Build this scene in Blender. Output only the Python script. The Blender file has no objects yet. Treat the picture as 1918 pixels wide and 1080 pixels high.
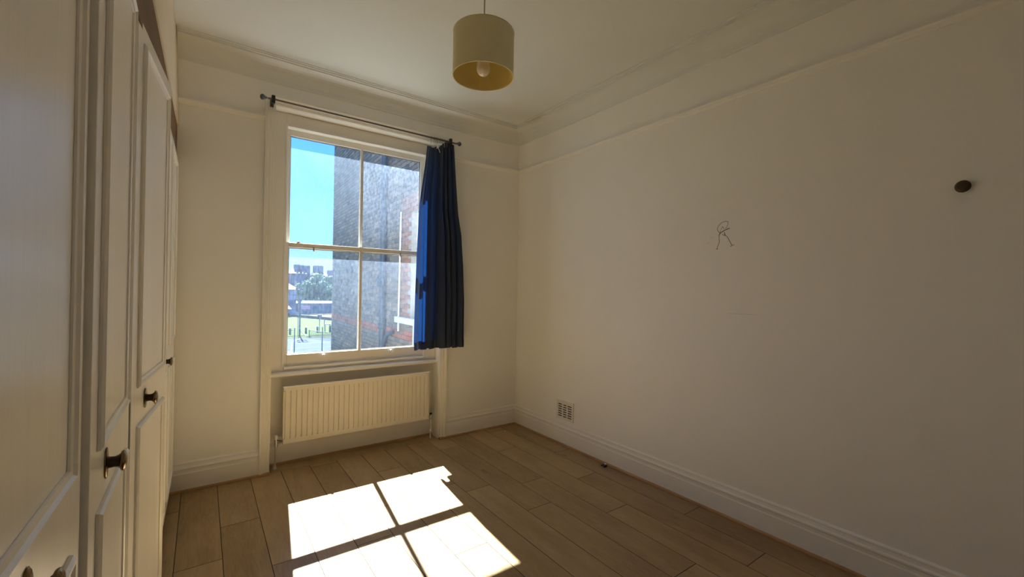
import bpy, math, random
from math import sin, cos, pi, sqrt
from mathutils import Vector, Matrix
random.seed(7)
S = bpy.context.scene
COL = S.collection

# ------------------------------------------------------------------ camera
def make_camera():
    yaw, pitch, roll = 0.62412, 0.0041, 0.01684
    f = Vector((sin(yaw)*cos(pitch), cos(yaw)*cos(pitch), sin(pitch)))
    r = Vector((cos(yaw), -sin(yaw), 0)); u = r.cross(f)
    r2 = r*cos(roll)+u*sin(roll); u2 = -r*sin(roll)+u*cos(roll)
    cd = bpy.data.cameras.new('camera'); co = bpy.data.objects.new('camera', cd); COL.objects.link(co)
    m = Matrix((r2, u2, -f)).transposed().to_4x4(); m.translation = (0, 0, 1.45)
    co.matrix_world = m
    cd.sensor_width = 36; cd.lens = 806.1*36/1918; cd.clip_start = .02; cd.clip_end = 1500
    S.camera = co
make_camera()

# ------------------------------------------------------------------ world, sun, exposure
SUN_E = 24.0
SKY_K = 1.0
w = bpy.data.worlds.new('world'); S.world = w; w.use_nodes = True
nt = w.node_tree; nt.nodes.clear()
out = nt.nodes.new('ShaderNodeOutputWorld'); bg = nt.nodes.new('ShaderNodeBackground')
tc = nt.nodes.new('ShaderNodeTexCoord'); sp = nt.nodes.new('ShaderNodeSeparateXYZ'); cr = nt.nodes.new('ShaderNodeValToRGB')
nt.links.new(tc.outputs['Generated'], sp.inputs[0]); nt.links.new(sp.outputs[2], cr.inputs[0])
els = cr.color_ramp.elements
els[0].position = 0.0; els[0].color = (.40, .74, 1.15, 1)
els[1].position = 1.0; els[1].color = (.08, .26, .75, 1)
for p, c in ((.08, (.27, .56, 1.2)), (.2, (.125, .44, 1.2)), (.35, (.10, .40, 1.15)), (.6, (.12, .42, 1.0))):
    e = els.new(p); e.color = (*c, 1)
nt.links.new(cr.outputs[0], bg.inputs[0]); bg.inputs[1].default_value = SKY_K
nt.links.new(bg.outputs[0], out.inputs[0])

sd = bpy.data.lights.new('sun', 'SUN'); so = bpy.data.objects.new('sun', sd); COL.objects.link(so)
so.rotation_euler = Vector((.113, 1, 1.21)).to_track_quat('Z', 'Y').to_euler()
so.location = (2, 20, 20)
sd.energy = SUN_E; sd.angle = math.radians(.53); sd.color = (.965, 1.01, .995)

S.view_settings.view_transform = 'Standard'; S.view_settings.look = 'None'
S.view_settings.gamma = 1; S.view_settings.use_curve_mapping = False
S.view_settings.exposure = 0.77
try:
    S.cycles.max_bounces = 14; S.cycles.diffuse_bounces = 9; S.cycles.transparent_max_bounces = 16
    S.cycles.glossy_bounces = 4; S.cycles.use_denoising = True
    S.cycles.caustics_reflective = False; S.cycles.sample_clamp_indirect = 6
except Exception: pass

# ------------------------------------------------------------------ materials
def lk(nt, a, b): nt.links.new(a, b)
def mat(name, col, rough=.6, var=0, vscale=3, bump=0, bscale=200, metal=0, spec=.5, stretch=None, coat=0):
    m = bpy.data.materials.new(name); m.use_nodes = True; n = m.node_tree; b = n.nodes['Principled BSDF']
    b.inputs['Base Color'].default_value = (*col, 1); b.inputs['Roughness'].default_value = rough
    b.inputs['Metallic'].default_value = metal; b.inputs['Specular IOR Level'].default_value = spec
    if coat: b.inputs['Coat Weight'].default_value = coat
    tc = n.nodes.new('ShaderNodeTexCoord'); src = tc.outputs['Object']
    if stretch:
        mp = n.nodes.new('ShaderNodeMapping'); mp.inputs['Scale'].default_value = stretch; lk(n, src, mp.inputs[0]); src = mp.outputs[0]
    if var:
        t = n.nodes.new('ShaderNodeTexNoise'); t.inputs['Scale'].default_value = vscale; t.inputs['Detail'].default_value = 6
        lk(n, src, t.inputs[0])
        r = n.nodes.new('ShaderNodeValToRGB'); r.color_ramp.elements[0].position = .3; r.color_ramp.elements[1].position = .7
        r.color_ramp.elements[0].color = (*[c*(1-var) for c in col], 1); r.color_ramp.elements[1].color = (*[min(1, c*(1+var)) for c in col], 1)
        lk(n, t.outputs[0], r.inputs[0]); lk(n, r.outputs[0], b.inputs['Base Color'])
    if bump:
        t = n.nodes.new('ShaderNodeTexNoise'); t.inputs['Scale'].default_value = bscale; t.inputs['Detail'].default_value = 3
        lk(n, src, t.inputs[0]); bp = n.nodes.new('ShaderNodeBump'); bp.inputs['Strength'].default_value = bump; bp.inputs['Distance'].default_value = .002
        lk(n, t.outputs[0], bp.inputs['Height']); lk(n, bp.outputs[0], b.inputs['Normal'])
    return m

M = {}
M['wall'] = mat('wall_paint', (.89, .88, .85), .75, .015, 1.5, .25, 260)
M['ceiling'] = mat('ceiling_paint', (.765, .775, .75), .8, .02, 1.2, .15, 200)
M['gloss'] = mat('white_gloss_paint', (.86, .84, .81), .35, .02, 4, .05, 60)
M['arch'] = mat('frame_gloss_paint', (.85, .82, .75), .38, .02, 4, .05, 60)
M['door'] = mat('wardrobe_paint', (.86, .84, .79), .27, .03, 5, .3, 30, stretch=(1, 1, .12))
M['bulk'] = mat('bulkhead_paint', (.80, .69, .52), .7, .03, 5, .1, 200)
M['raw'] = mat('bare_timber', (.15, .08, .032), .7, .25, 6, .3, 90, stretch=(1, .1, 1))
M['dark'] = mat('wardrobe_inside', (.05, .04, .03), .8)
M['rad'] = mat('radiator_enamel', (.85, .80, .69), .4, .03, 8, .03, 90)
M['radtop_lit'] = mat('radiator_edge_highlight', (.92, .91, .88), .35)  # whiter than the enamel: sky highlight on the top edge put into colour
M['chrome'] = mat('dull_chrome', (.55, .52, .48), .3, .2, 60, 0, 1, 1)
M['black'] = mat('black_plastic', (.012, .012, .013), .45)
M['rod'] = mat('pewter_rod', (.16, .13, .12), .35, .1, 40, 0, 1, .8)
M['ball'] = mat('pewter_finial', (.10, .11, .12), .3, .2, 60, .3, 120, .7)
M['brass'] = mat('aged_brass', (.22, .16, .08), .22, .3, 40, .1, 90, 1)
M['brassdark'] = mat('brass_neck', (.05, .035, .02), .4, .2, 60, 0, 1, .8)
M['beading'] = mat('beading_wood', (.42, .24, .11), .5, .2, 12, .1, 120, stretch=(.3, .3, 1))
M['shade'] = mat('lampshade_cotton', (.86, .80, .52), .85, .04, 10, .35, 700)
M['shadein'] = mat('lampshade_lining', (.80, .64, .24), .8, .03, 10)
M['bulb'] = mat('opal_bulb', (.88, .80, .72), .12)
M['cord'] = mat('white_flex', (.55, .50, .42), .5)
M['ink'] = mat('pencil_lead', (.12, .10, .07), .7)
M['inkfaint'] = mat('faint_scratch', (.50, .43, .33), .8)
M['hook'] = mat('wall_knob_bronze', (.10, .075, .05), .3, .2, 60, 0, 1, .7)
M['vent'] = mat('vent_paint', (.80, .76, .68), .5, .03, 20)
M['vent_shade'] = mat('vent_painted_shadow', (.04, .035, .03), .9)
M['white'] = mat('white_paint', (.85, .84, .82), .5, .04, 8)
M['stop'] = mat('sash_stop_brass', (.55, .38, .30), .3, 0, 1, 0, 1, .5)
M['groove'] = mat('plank_groove_edge', (.07, .043, .022), .7)
M['substrate'] = mat('floor_substrate', (.02, .013, .008), .8)
# outdoors
M['mortar'] = mat('mortar', (.42, .39, .34), .9, .1, 4, .2, 60)
M['pipe'] = mat('drainpipe', (.05, .06, .075), .5)
M['stone'] = mat('painted_stone', (.75, .74, .72), .7, .06, 5)
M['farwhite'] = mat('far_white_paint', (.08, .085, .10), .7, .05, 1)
M['grass'] = mat('bowling_green', (.032,.068,.006), .9, .12, .12, 0, 1, 0, .1)
M['ground'] = mat('rough_ground', (.03,.04,.018), .95, .2, .3, 0, 1, 0, .1)
M['court'] = mat('court_surface', (.062,.098,.15), .85, .05, .2, 0, 1, 0, .2)
M['clay'] = mat('clay_court', (.095,.030,.020), .9, .06, .3, 0, 1, 0, .1)
M['line'] = mat('court_line', (.12, .13, .14), .8)
M['steel'] = mat('painted_steel', (.06, .09, .11), .6)
M['screen'] = mat('windbreak_mesh', (.04, .12, .19), .8, .35, .8)
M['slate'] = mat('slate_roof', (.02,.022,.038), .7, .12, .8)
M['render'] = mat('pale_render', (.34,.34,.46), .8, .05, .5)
M['hedge'] = mat('hedge_dark', (.03, .055, .03), .9, .3, 2)
M['farbrick_hazed'] = mat('far_terrace_hazed_brick', (.10, .105, .20), .9, .25, .4)  # blue-purple cast of distance haze mixed into the brick colour
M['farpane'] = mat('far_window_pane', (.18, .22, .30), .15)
M['bark'] = mat('bark', (.07, .06, .045), .9, .2, 3)
M['leafA'] = mat('foliage_green', (.08, .17, .085), .8, .4, .5)
M['leafB'] = mat('foliage_light', (.15, .23, .07), .8, .3, .6)
M['carpaint'] = mat('car_paint', (.16, .18, .2), .3)

def brick_mat(name, var=True):
    m = bpy.data.materials.new(name); m.use_nodes = True; n = m.node_tree; b = n.nodes['Principled BSDF']
    a = n.nodes.new('ShaderNodeAttribute'); a.attribute_name = 'Col'
    t = n.nodes.new('ShaderNodeTexNoise'); t.inputs['Scale'].default_value = 18
    tc = n.nodes.new('ShaderNodeTexCoord'); lk(n, tc.outputs['Object'], t.inputs[0])
    mr = n.nodes.new('ShaderNodeMapRange'); mr.inputs[3].default_value = .7; mr.inputs[4].default_value = 1.25; lk(n, t.outputs[0], mr.inputs[0])
    mx = n.nodes.new('ShaderNodeVectorMath'); mx.operation = 'SCALE'; lk(n, a.outputs['Color'], mx.inputs[0]); lk(n, mr.outputs[0], mx.inputs[3])
    lk(n, mx.outputs[0], b.inputs['Base Color']); b.inputs['Roughness'].default_value = .9
    return m
M['brick'] = brick_mat('stock_brick')

def plank_mat():
    m = bpy.data.materials.new('oak_laminate'); m.use_nodes = True; n = m.node_tree; b = n.nodes['Principled BSDF']
    tc = n.nodes.new('ShaderNodeTexCoord'); oi = n.nodes.new('ShaderNodeObjectInfo')
    mul = n.nodes.new('ShaderNodeMath'); mul.operation = 'MULTIPLY'; mul.inputs[1].default_value = 37; lk(n, oi.outputs['Random'], mul.inputs[0])
    cb = n.nodes.new('ShaderNodeCombineXYZ'); lk(n, mul.outputs[0], cb.inputs[0]); lk(n, mul.outputs[0], cb.inputs[1]); lk(n, mul.outputs[0], cb.inputs[2])
    ad = n.nodes.new('ShaderNodeVectorMath'); lk(n, tc.outputs['Object'], ad.inputs[0]); lk(n, cb.outputs[0], ad.inputs[1])
    mp = n.nodes.new('ShaderNodeMapping'); mp.inputs['Scale'].default_value = (1, .13, 1); lk(n, ad.outputs[0], mp.inputs[0])
    # cathedral grain: rings of a slow distorted wave
    n1 = n.nodes.new('ShaderNodeTexNoise'); n1.inputs['Scale'].default_value = 5; n1.inputs['Detail'].default_value = 2; lk(n, mp.outputs[0], n1.inputs[0])
    fr = n.nodes.new('ShaderNodeMath'); fr.operation = 'MULTIPLY'; fr.inputs[1].default_value = 22; lk(n, n1.outputs[0], fr.inputs[0])
    sn = n.nodes.new('ShaderNodeMath'); sn.operation = 'SINE'; lk(n, fr.outputs[0], sn.inputs[0])
    n2 = n.nodes.new('ShaderNodeTexNoise'); n2.inputs['Scale'].default_value = 90; n2.inputs['Detail'].default_value = 4; lk(n, mp.outputs[0], n2.inputs[0])
    n3 = n.nodes.new('ShaderNodeTexNoise'); n3.inputs['Scale'].default_value = 3.2; n3.inputs['Detail'].default_value = 5
    mp3 = n.nodes.new('ShaderNodeMapping'); mp3.inputs['Scale'].default_value = (1, .5, 1); lk(n, ad.outputs[0], mp3.inputs[0]); lk(n, mp3.outputs[0], n3.inputs[0])
    # knots
    vo = n.nodes.new('ShaderNodeTexVoronoi'); vo.inputs['Scale'].default_value = 2.6
    mpv = n.nodes.new('ShaderNodeMapping'); mpv.inputs['Scale'].default_value = (1, .45, 1); lk(n, ad.outputs[0], mpv.inputs[0]); lk(n, mpv.outputs[0], vo.inputs[0])
    kn = n.nodes.new('ShaderNodeMapRange'); kn.inputs[1].default_value = .0; kn.inputs[2].default_value = .07; kn.inputs[3].default_value = -.45; kn.inputs[4].default_value = 0; lk(n, vo.outputs[0], kn.inputs[0])
    def mul_add(src, k, add=None):
        x = n.nodes.new('ShaderNodeMath'); x.operation = 'MULTIPLY_ADD'; lk(n, src, x.inputs[0]); x.inputs[1].default_value = k
        if add is None: x.inputs[2].default_value = 0
        elif isinstance(add, (int, float)): x.inputs[2].default_value = add
        else: lk(n, add, x.inputs[2])
        return x.outputs[0]
    v = mul_add(sn.outputs[0], .045, .18)
    v = mul_add(n2.outputs[0], .35, v)
    v = mul_add(n3.outputs[0], .45, v)
    v = mul_add(oi.outputs['Random'], .22, v)
    v = mul_add(kn.outputs[0], 1.0, v)
    r = n.nodes.new('ShaderNodeValToRGB'); e = r.color_ramp.elements
    e[0].position = .35; e[0].color = (.185, .10, .038, 1); e[1].position = .95; e[1].color = (.47, .33, .17, 1)
    x = e.new(.65); x.color = (.35, .232, .106, 1)
    lk(n, v, r.inputs[0]); lk(n, r.outputs[0], b.inputs['Base Color'])
    b.inputs['Roughness'].default_value = .36; b.inputs['Specular IOR Level'].default_value = .55
    bp = n.nodes.new('ShaderNodeBump'); bp.inputs['Strength'].default_value = .12; bp.inputs['Distance'].default_value = .001
    lk(n, n2.outputs[0], bp.inputs['Height']); lk(n, bp.outputs[0], b.inputs['Normal'])
    return m
M['plank'] = plank_mat()

def glass_mat(name, dust, streak, ripple_tint=0):
    """old window glass: clear, faint mirror, a dusty film that scatters sunlight"""
    m = bpy.data.materials.new(name); m.use_nodes = True; n = m.node_tree; n.nodes.clear()
    o = n.nodes.new('ShaderNodeOutputMaterial'); tr = n.nodes.new('ShaderNodeBsdfTransparent'); tl = n.nodes.new('ShaderNodeBsdfTranslucent')
    gl = n.nodes.new('ShaderNodeBsdfGlossy'); gl.inputs['Roughness'].default_value = .02
    tl.inputs[0].default_value = (.58, .74, 1, 1)
    tc = n.nodes.new('ShaderNodeTexCoord'); mp = n.nodes.new('ShaderNodeMapping'); mp.inputs['Scale'].default_value = (1, 1, .45); lk(n, tc.outputs['Object'], mp.inputs[0])
    a = n.nodes.new('ShaderNodeTexNoise'); a.inputs['Scale'].default_value = 3.0; a.inputs['Detail'].default_value = 8; a.inputs['Roughness'].default_value = .6; lk(n, mp.outputs[0], a.inputs[0])
    b = n.nodes.new('ShaderNodeTexNoise'); b.inputs['Scale'].default_value = 55; b.inputs['Detail'].default_value = 4; lk(n, mp.outputs[0], b.inputs[0])
    mr = n.nodes.new('ShaderNodeMapRange'); mr.inputs[1].default_value = .3; mr.inputs[2].default_value = .75; mr.inputs[3].default_value = dust*.55; mr.inputs[4].default_value = dust*1.3; lk(n, a.outputs[0], mr.inputs[0])
    sz = n.nodes.new('ShaderNodeSeparateXYZ'); lk(n, tc.outputs['Object'], sz.inputs[0]); gz = n.nodes.new('ShaderNodeMapRange'); gz.inputs[1].default_value = -.42; gz.inputs[2].default_value = .32; gz.inputs[3].default_value = .28; gz.inputs[4].default_value = 1.7; lk(n, sz.outputs[2], gz.inputs[0])
    mz = n.nodes.new('ShaderNodeMath'); mz.operation = 'MULTIPLY'; lk(n, mr.outputs[0], mz.inputs[0]); lk(n, gz.outputs[0], mz.inputs[1]); mr = mz
    m2 = n.nodes.new('ShaderNodeMapRange'); m2.inputs[1].default_value = .35; m2.inputs[2].default_value = .7; m2.inputs[3].default_value = 1-streak; m2.inputs[4].default_value = 1+streak; lk(n, b.outputs[0], m2.inputs[0])
    mu = n.nodes.new('ShaderNodeMath'); mu.operation = 'MULTIPLY'; lk(n, mr.outputs[0], mu.inputs[0]); lk(n, m2.outputs[0], mu.inputs[1])
    if ripple_tint:  # patchy pane tint stands in for the wavy light old glass throws
        rp = n.nodes.new('ShaderNodeTexNoise'); rp.inputs['Scale'].default_value = 16; rp.inputs['Detail'].default_value = 3; rp.inputs['Distortion'].default_value = 1.5
        mpr = n.nodes.new('ShaderNodeMapping'); mpr.inputs['Scale'].default_value = (1, 1, 1.6); lk(n, tc.outputs['Object'], mpr.inputs[0]); lk(n, mpr.outputs[0], rp.inputs[0])
        rr = n.nodes.new('ShaderNodeMapRange'); rr.inputs[1].default_value = .35; rr.inputs[2].default_value = .65; rr.inputs[3].default_value = 1-ripple_tint; rr.inputs[4].default_value = 1; lk(n, rp.outputs[0], rr.inputs[0])
        cc = n.nodes.new('ShaderNodeCombineXYZ')
        for i in range(3): lk(n, rr.outputs[0], cc.inputs[i])
        lk(n, cc.outputs[0], tr.inputs[0])
    mx = n.nodes.new('ShaderNodeMixShader'); lk(n, mu.outputs[0], mx.inputs[0]); lk(n, tr.outputs[0], mx.inputs[1]); lk(n, tl.outputs[0], mx.inputs[2])
    fr = n.nodes.new('ShaderNodeFresnel'); fr.inputs[0].default_value = 1.3
    fm = n.nodes.new('ShaderNodeMath'); fm.operation = 'MULTIPLY'; fm.inputs[1].default_value = .5; lk(n, fr.outputs[0], fm.inputs[0])
    mg = n.nodes.new('ShaderNodeMixShader'); lk(n, fm.outputs[0], mg.inputs[0]); lk(n, mx.outputs[0], mg.inputs[1]); lk(n, gl.outputs[0], mg.inputs[2])
    lk(n, mg.outputs[0], o.inputs[0]); return m
M['glassU'] = glass_mat('dusty_glass', .046, .14)
M['glassR'] = glass_mat('ripple_tinted_dusty_glass', .07, .35, .22)
M['glassL'] = glass_mat('dusty_glass_lower', .045, .3)

def cloth_mat():
    m = bpy.data.materials.new('navy_cloth'); m.use_nodes = True; n = m.node_tree; n.nodes.clear()
    o = n.nodes.new('ShaderNodeOutputMaterial'); d = n.nodes.new('ShaderNodeBsdfPrincipled'); t = n.nodes.new('ShaderNodeBsdfTranslucent')
    d.inputs['Base Color'].default_value = (.012, .026, .065, 1); d.inputs['Roughness'].default_value = .55; d.inputs['Sheen Weight'].default_value = .15
    t.inputs[0].default_value = (.012, .085, .34, 1)
    mx = n.nodes.new('ShaderNodeMixShader'); mx.inputs[0].default_value = .12
    lk(n, d.outputs[0], mx.inputs[1]); lk(n, t.outputs[0], mx.inputs[2]); lk(n, mx.outputs[0], o.inputs[0])
    tc = n.nodes.new('ShaderNodeTexCoord'); b = n.nodes.new('ShaderNodeTexNoise'); b.inputs['Scale'].default_value = 600; lk(n, tc.outputs['Object'], b.inputs[0])
    bp = n.nodes.new('ShaderNodeBump'); bp.inputs['Strength'].default_value = .15; bp.inputs['Distance'].default_value = .001; lk(n, b.outputs[0], bp.inputs['Height']); lk(n, bp.outputs[0], d.inputs['Normal'])
    return m
M['cloth'] = cloth_mat()
def net_mat():
    m = bpy.data.materials.new('tennis_netting'); m.use_nodes = True; n = m.node_tree; n.nodes.clear()
    o = n.nodes.new('ShaderNodeOutputMaterial'); d = n.nodes.new('ShaderNodeBsdfDiffuse'); d.inputs[0].default_value = (.05, .08, .10, 1)
    t = n.nodes.new('ShaderNodeBsdfTransparent'); mx = n.nodes.new('ShaderNodeMixShader'); mx.inputs[0].default_value = .35
    lk(n, t.outputs[0], mx.inputs[1]); lk(n, d.outputs[0], mx.inputs[2]); lk(n, mx.outputs[0], o.inputs[0]); return m
M['net'] = net_mat()

# ------------------------------------------------------------------ geometry helpers
WL = {}   # world location of every object
def link(o, parent, loc):
    COL.objects.link(o); WL[o.name] = Vector(loc)
    if parent is not None:
        o.parent = parent; o.location = Vector(loc)-WL[parent.name]
    else: o.location = loc
    return o
def tag(o, label=None, cat=None, group=None, kind=None):
    if label: o['label'] = label
    if cat: o['category'] = cat
    if group: o['group'] = group
    if kind: o['kind'] = kind
    return o
def thing(name, loc, label=None, cat=None, group=None, kind=None):
    o = bpy.data.objects.new(name, None); o.empty_display_size = .1; link(o, None, loc); return tag(o, label, cat, group, kind)

class MB:
    def __init__(s): s.v = []; s.f = []; s.sm = []; s.c = []; s.col = None
    def add(s, vs, fs, smooth=False):
        b = len(s.v); s.v += [tuple(p) for p in vs]
        for f in fs: s.f.append(tuple(i+b for i in f)); s.sm.append(smooth); s.c.append(s.col)
        return s
    def box(s, x0, x1, y0, y1, z0, z1):
        return s.add([(x, y, z) for z in (z0, z1) for y in (y0, y1) for x in (x0, x1)],
                     [(0, 2, 3, 1), (4, 5, 7, 6), (0, 1, 5, 4), (2, 6, 7, 3), (0, 4, 6, 2), (1, 3, 7, 5)])
    def hexa(s, b, t):  # 4 bottom points ccw, 4 top
        return s.add(list(b)+list(t), [(3, 2, 1, 0), (4, 5, 6, 7), (0, 1, 5, 4), (1, 2, 6, 5), (2, 3, 7, 6), (3, 0, 4, 7)])
    def tube(s, pts, r, n=8, cap=True):
        pts = [Vector(p) for p in pts]; rs = r if isinstance(r, (list, tuple)) else [r]*len(pts); vs = []; fs = []
        for i, p in enumerate(pts):
            d = (pts[min(i+1, len(pts)-1)]-pts[max(i-1, 0)]).normalized()
            a = Vector((0, 0, 1)) if abs(d.z) < .9 else Vector((1, 0, 0))
            u = d.cross(a).normalized(); w_ = d.cross(u)
            vs += [p+(u*cos(2*pi*k/n)+w_*sin(2*pi*k/n))*rs[i] for k in range(n)]
        for i in range(len(pts)-1):
            for k in range(n):
                a, b = i*n+k, i*n+(k+1) % n; fs.append((a, a+n, b+n, b))
        s.add(vs, fs, True)
        if cap:
            e = (len(pts)-1)*n; s.add(vs[:n], [tuple(range(n))]); s.add(vs[e:], [tuple(range(n-1, -1, -1))])
        return s
    def lathe(s, prof, c, axis, n=24, sy=1.0):
        """prof (t, r) along axis from c"""
        c = Vector(c); ax = Vector(axis).normalized(); a = Vector((0, 0, 1)) if abs(ax.z) < .9 else Vector((1, 0, 0))
        u = ax.cross(a).normalized(); w_ = u.cross(ax); vs = []; fs = []
        for t, r in prof:
            vs += [c+ax*t+(u*cos(2*pi*k/n)+w_*sin(2*pi*k/n)*sy)*r for k in range(n)]
        for i in range(len(prof)-1):
            for k in range(n):
                a_, b = i*n+k, i*n+(k+1) % n; fs.append((a_, b, b+n, a_+n))
        return s.add(vs, fs, True)
    def sweep(s, prof, path, closed=False, smooth=False):
        """prof: closed list of (offset to the left of travel, z); path of (x, y), mitred"""
        P = [Vector(p) for p in path]; N = len(P); k = len(prof); vs = []; fs = []
        def nrm(a, b): d = (b-a).normalized(); return Vector((-d.y, d.x))
        for i, p in enumerate(P):
            if closed or 0 < i < N-1:
                n1 = nrm(P[i-1], p); n2 = nrm(p, P[(i+1) % N]); m_ = (n1+n2)/(1+n1.dot(n2))
            elif i == 0: m_ = nrm(p, P[1])
            else: m_ = nrm(P[i-1], p)
            vs += [(p.x+m_.x*o, p.y+m_.y*o, z) for o, z in prof]
        for i in range(N if closed else N-1):
            j = (i+1) % N
            for a in range(k):
                b = (a+1) % k; fs.append((i*k+a, i*k+b, j*k+b, j*k+a))
        s.add(vs, fs, smooth)
        if not closed: s.add(vs[:k], [tuple(range(k-1, -1, -1))]); s.add(vs[-k:], [tuple(range(k))])
        return s
    def build(s, name, m, parent=None, bevel=0, origin=None, merge=False):
        vs = [Vector(p) for p in s.v]
        if origin is None:
            lo = [min(p[i] for p in vs) for i in range(3)]; hi = [max(p[i] for p in vs) for i in range(3)]
            origin = Vector(((lo[0]+hi[0])/2, (lo[1]+hi[1])/2, lo[2] if parent is None else (lo[2]+hi[2])/2))
        origin = Vector(origin)
        me = bpy.data.meshes.new(name); me.from_pydata([tuple(p-origin) for p in vs], [], s.f)
        me.polygons.foreach_set('use_smooth', s.sm); me.materials.append(m)
        if any(c is not None for c in s.c):
            ca = me.color_attributes.new('Col', 'FLOAT_COLOR', 'CORNER'); buf = []
            for f, c in zip(s.f, s.c): buf += list((*(c or (1, 1, 1)), 1))*len(f)
            ca.data.foreach_set('color', buf)
        import bmesh
        bm = bmesh.new(); bm.from_mesh(me)
        if merge: bmesh.ops.remove_doubles(bm, verts=bm.verts, dist=1e-5)
        if len(s.f) < 20000: bmesh.ops.recalc_face_normals(bm, faces=bm.faces)
        bm.to_mesh(me); bm.free(); me.update()
        o = bpy.data.objects.new(name, me); link(o, parent, origin)
        if bevel:
            b = o.modifiers.new('bevel', 'BEVEL'); b.width = bevel; b.segments = 2; b.limit_method = 'ANGLE'
        return o
def box(*a): return MB().box(*a)

# ------------------------------------------------------------------ room shell
X0, X1, Y0, Y1, ZC = -.78, 2.805, -1.1, 3.80, 3.18     # room faces
FZ = 0.0
def st(o): o['kind'] = 'structure'; return o
# window wall: inner leaf with the full height recess, outer leaf with the sash opening
RX0, RX1, RZ = .44, 1.885, 2.86                        # recess
OX0, OX1, OZ0, OZ1 = .50, 1.805, .77, 2.80              # outer opening
m = MB()
m.box(X0-.2, RX0, Y1, 3.97, -.02, ZC+.1); m.box(RX1, X1+.25, Y1, 3.97, -.02, ZC+.1); m.box(RX0, RX1, Y1, 3.97, RZ, ZC+.1)
m.box(X0-.2, OX0, 3.97, 4.15, -.02, ZC+.1); m.box(OX1, X1-.06, 3.97, 4.15, -.02, ZC+.1)
m.box(OX0, OX1, 3.97, 4.15, OZ1, ZC+.1); m.box(OX0, OX1, 3.97, 4.15, -.02, OZ0)
wall_back = st(m.build('wall_back', M['wall']))
st(box(X1, X1+.25, Y0-.2, Y1, -.02, ZC+.1).build('wall_right', M['wall']))
st(box(X0-.2, X0, Y0-.2, Y1, -.02, ZC+.1).build('wall_left', M['wall']))
st(box(X0, X1, Y0-.2, Y0, -.02, ZC+.1).build('wall_front', M['wall']))
st(box(X0-.2, X1+.25, Y0-.2, 4.15, ZC, ZC+.1).build('ceiling', M['ceiling']))

# floor: planks on a slab
floor = st(box(X0, X1, Y0, Y1, -.06, -.0105).build('floor', M['substrate'], origin=(0, 0, 0)))
PW, PL = .2065, 1.28
joints = {0: 3.102, 1: 2.531, 2: 3.065, 3: 2.46, 4: 2.808, 5: 2.08, 6: 2.854, 7: 2.687, 8: 2.234, 9: 2.569, 10: 3.2, 11: 2.40, 12: 2.9}
xs0 = .1115
cache = {}
for c in range(-5, 14):
    a, b = xs0+(c)*PW, xs0+(c+1)*PW
    a2, b2 = max(a, X0+.004), min(b, X1-.004)
    if b2-a2 < .02: continue
    j = joints.get(c, 2.1+random.random()*1.2)
    if c == 0: j = 3.102
    ys = [j]
    while ys[-1] < Y1: ys.append(ys[-1]+PL)
    while ys[0] > Y0: ys.insert(0, ys[0]-PL)
    for ya, yb in zip(ys[:-1], ys[1:]):
        ya, yb = max(ya, Y0+.004), min(yb, Y1-.004 if not (a2 > RX0 and b2 < RX1) else Y1-.004)
        if yb-ya < .02: continue
        g = .0007; key = (round(b2-a2, 4), round(yb-ya, 4))
        if key not in cache:
            wx, wy = (b2-a2)/2-g, (yb-ya)/2-g; e = .0012
            vs = [(x, y, -.0095) for x, y in ((-wx, -wy), (wx, -wy), (wx, wy), (-wx, wy))]+[(x, y, -e) for x, y in ((-wx, -wy), (wx, -wy), (wx, wy), (-wx, wy))] + \
                 [(x, y, 0) for x, y in ((-wx+e, -wy+e), (wx-e, -wy+e), (wx-e, wy-e), (-wx+e, wy-e))]
            fs = [(8, 9, 10, 11)]
            for i in range(4):
                k = (i+1) % 4; fs += [(i, k, 4+k, 4+i), (4+i, 4+k, 8+k, 8+i)]
            me = bpy.data.meshes.new('plank'); me.from_pydata(vs, [], fs); me.materials.append(M['plank']); me.materials.append(M['groove'])
            for p_ in me.polygons:
                if p_.index: p_.material_index = 1
            cache[key] = me
        o = bpy.data.objects.new('plank', cache[key]); link(o, floor, ((a2+b2)/2, (ya+yb)/2, 0))
# floor of the window recess
pr = box(RX0, RX1, Y1-.003, 3.969, -.0105, -.0002).build('plank', M['plank'], floor)

# skirting boards with moulded top, wood beading at their foot
SK = [(0, 0), (.022, 0), (.022, .125), (.019, .133), (.019, .150), (.024, .156), (.024, .164), (.016, .172), (.013, .185), (.013, .196), (.006, .203), (0, .205)]
QD = [(.0, 0), (.034, 0), (.034, .006), (.031, .012), (.025, .016), (0, .016)]
WX = lambda y: -.150+.010*(y-3.8)     # wardrobe front plane
# travel direction keeps the room on the left
def trims(name, path, arch=True):
    st(MB().sweep(SK, path).build(name, M['gloss']))
trims('baseboard_back', [(1.955, Y1), (-.19, Y1)])       # placeholder path replaced below
bpy.data.objects.remove(bpy.data.objects['baseboard_back'])
AL0, AL1, AR0, AR1 = .372, .440, 1.880, 1.952            # architrave legs
SKr = SK
st(MB().sweep(SK, [(X1, Y0), (X1, Y1), (AR1, Y1)]).build('baseboard_right', M['gloss']))
st(MB().sweep(SK, [(AL0, Y1), (-.16, Y1)]).build('baseboard_back', M['gloss']))
SK2 = [(0, 0), (.018, 0), (.018, .150), (.010, .165), (.010, .172), (0, .176)]
st(MB().sweep(SK2, [(RX1, 3.97), (RX0, 3.97)]).build('baseboard_recess', M['gloss']))
st(MB().sweep(SK, [(X0, Y0), (X1, Y0)]).build('baseboard_front', M['gloss']))
q = MB().sweep(QD, [(X1, Y0), (X1, Y1), (AR1, Y1)])
q.sweep([(o+.012, z) for o, z in QD], [(AR1+.002, Y1), (AR0, Y1)])
st(q.build('trim_1', M['beading']))
tag(bpy.data.objects['trim_1'], 'oak coloured beading along the foot of the right skirting')
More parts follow.
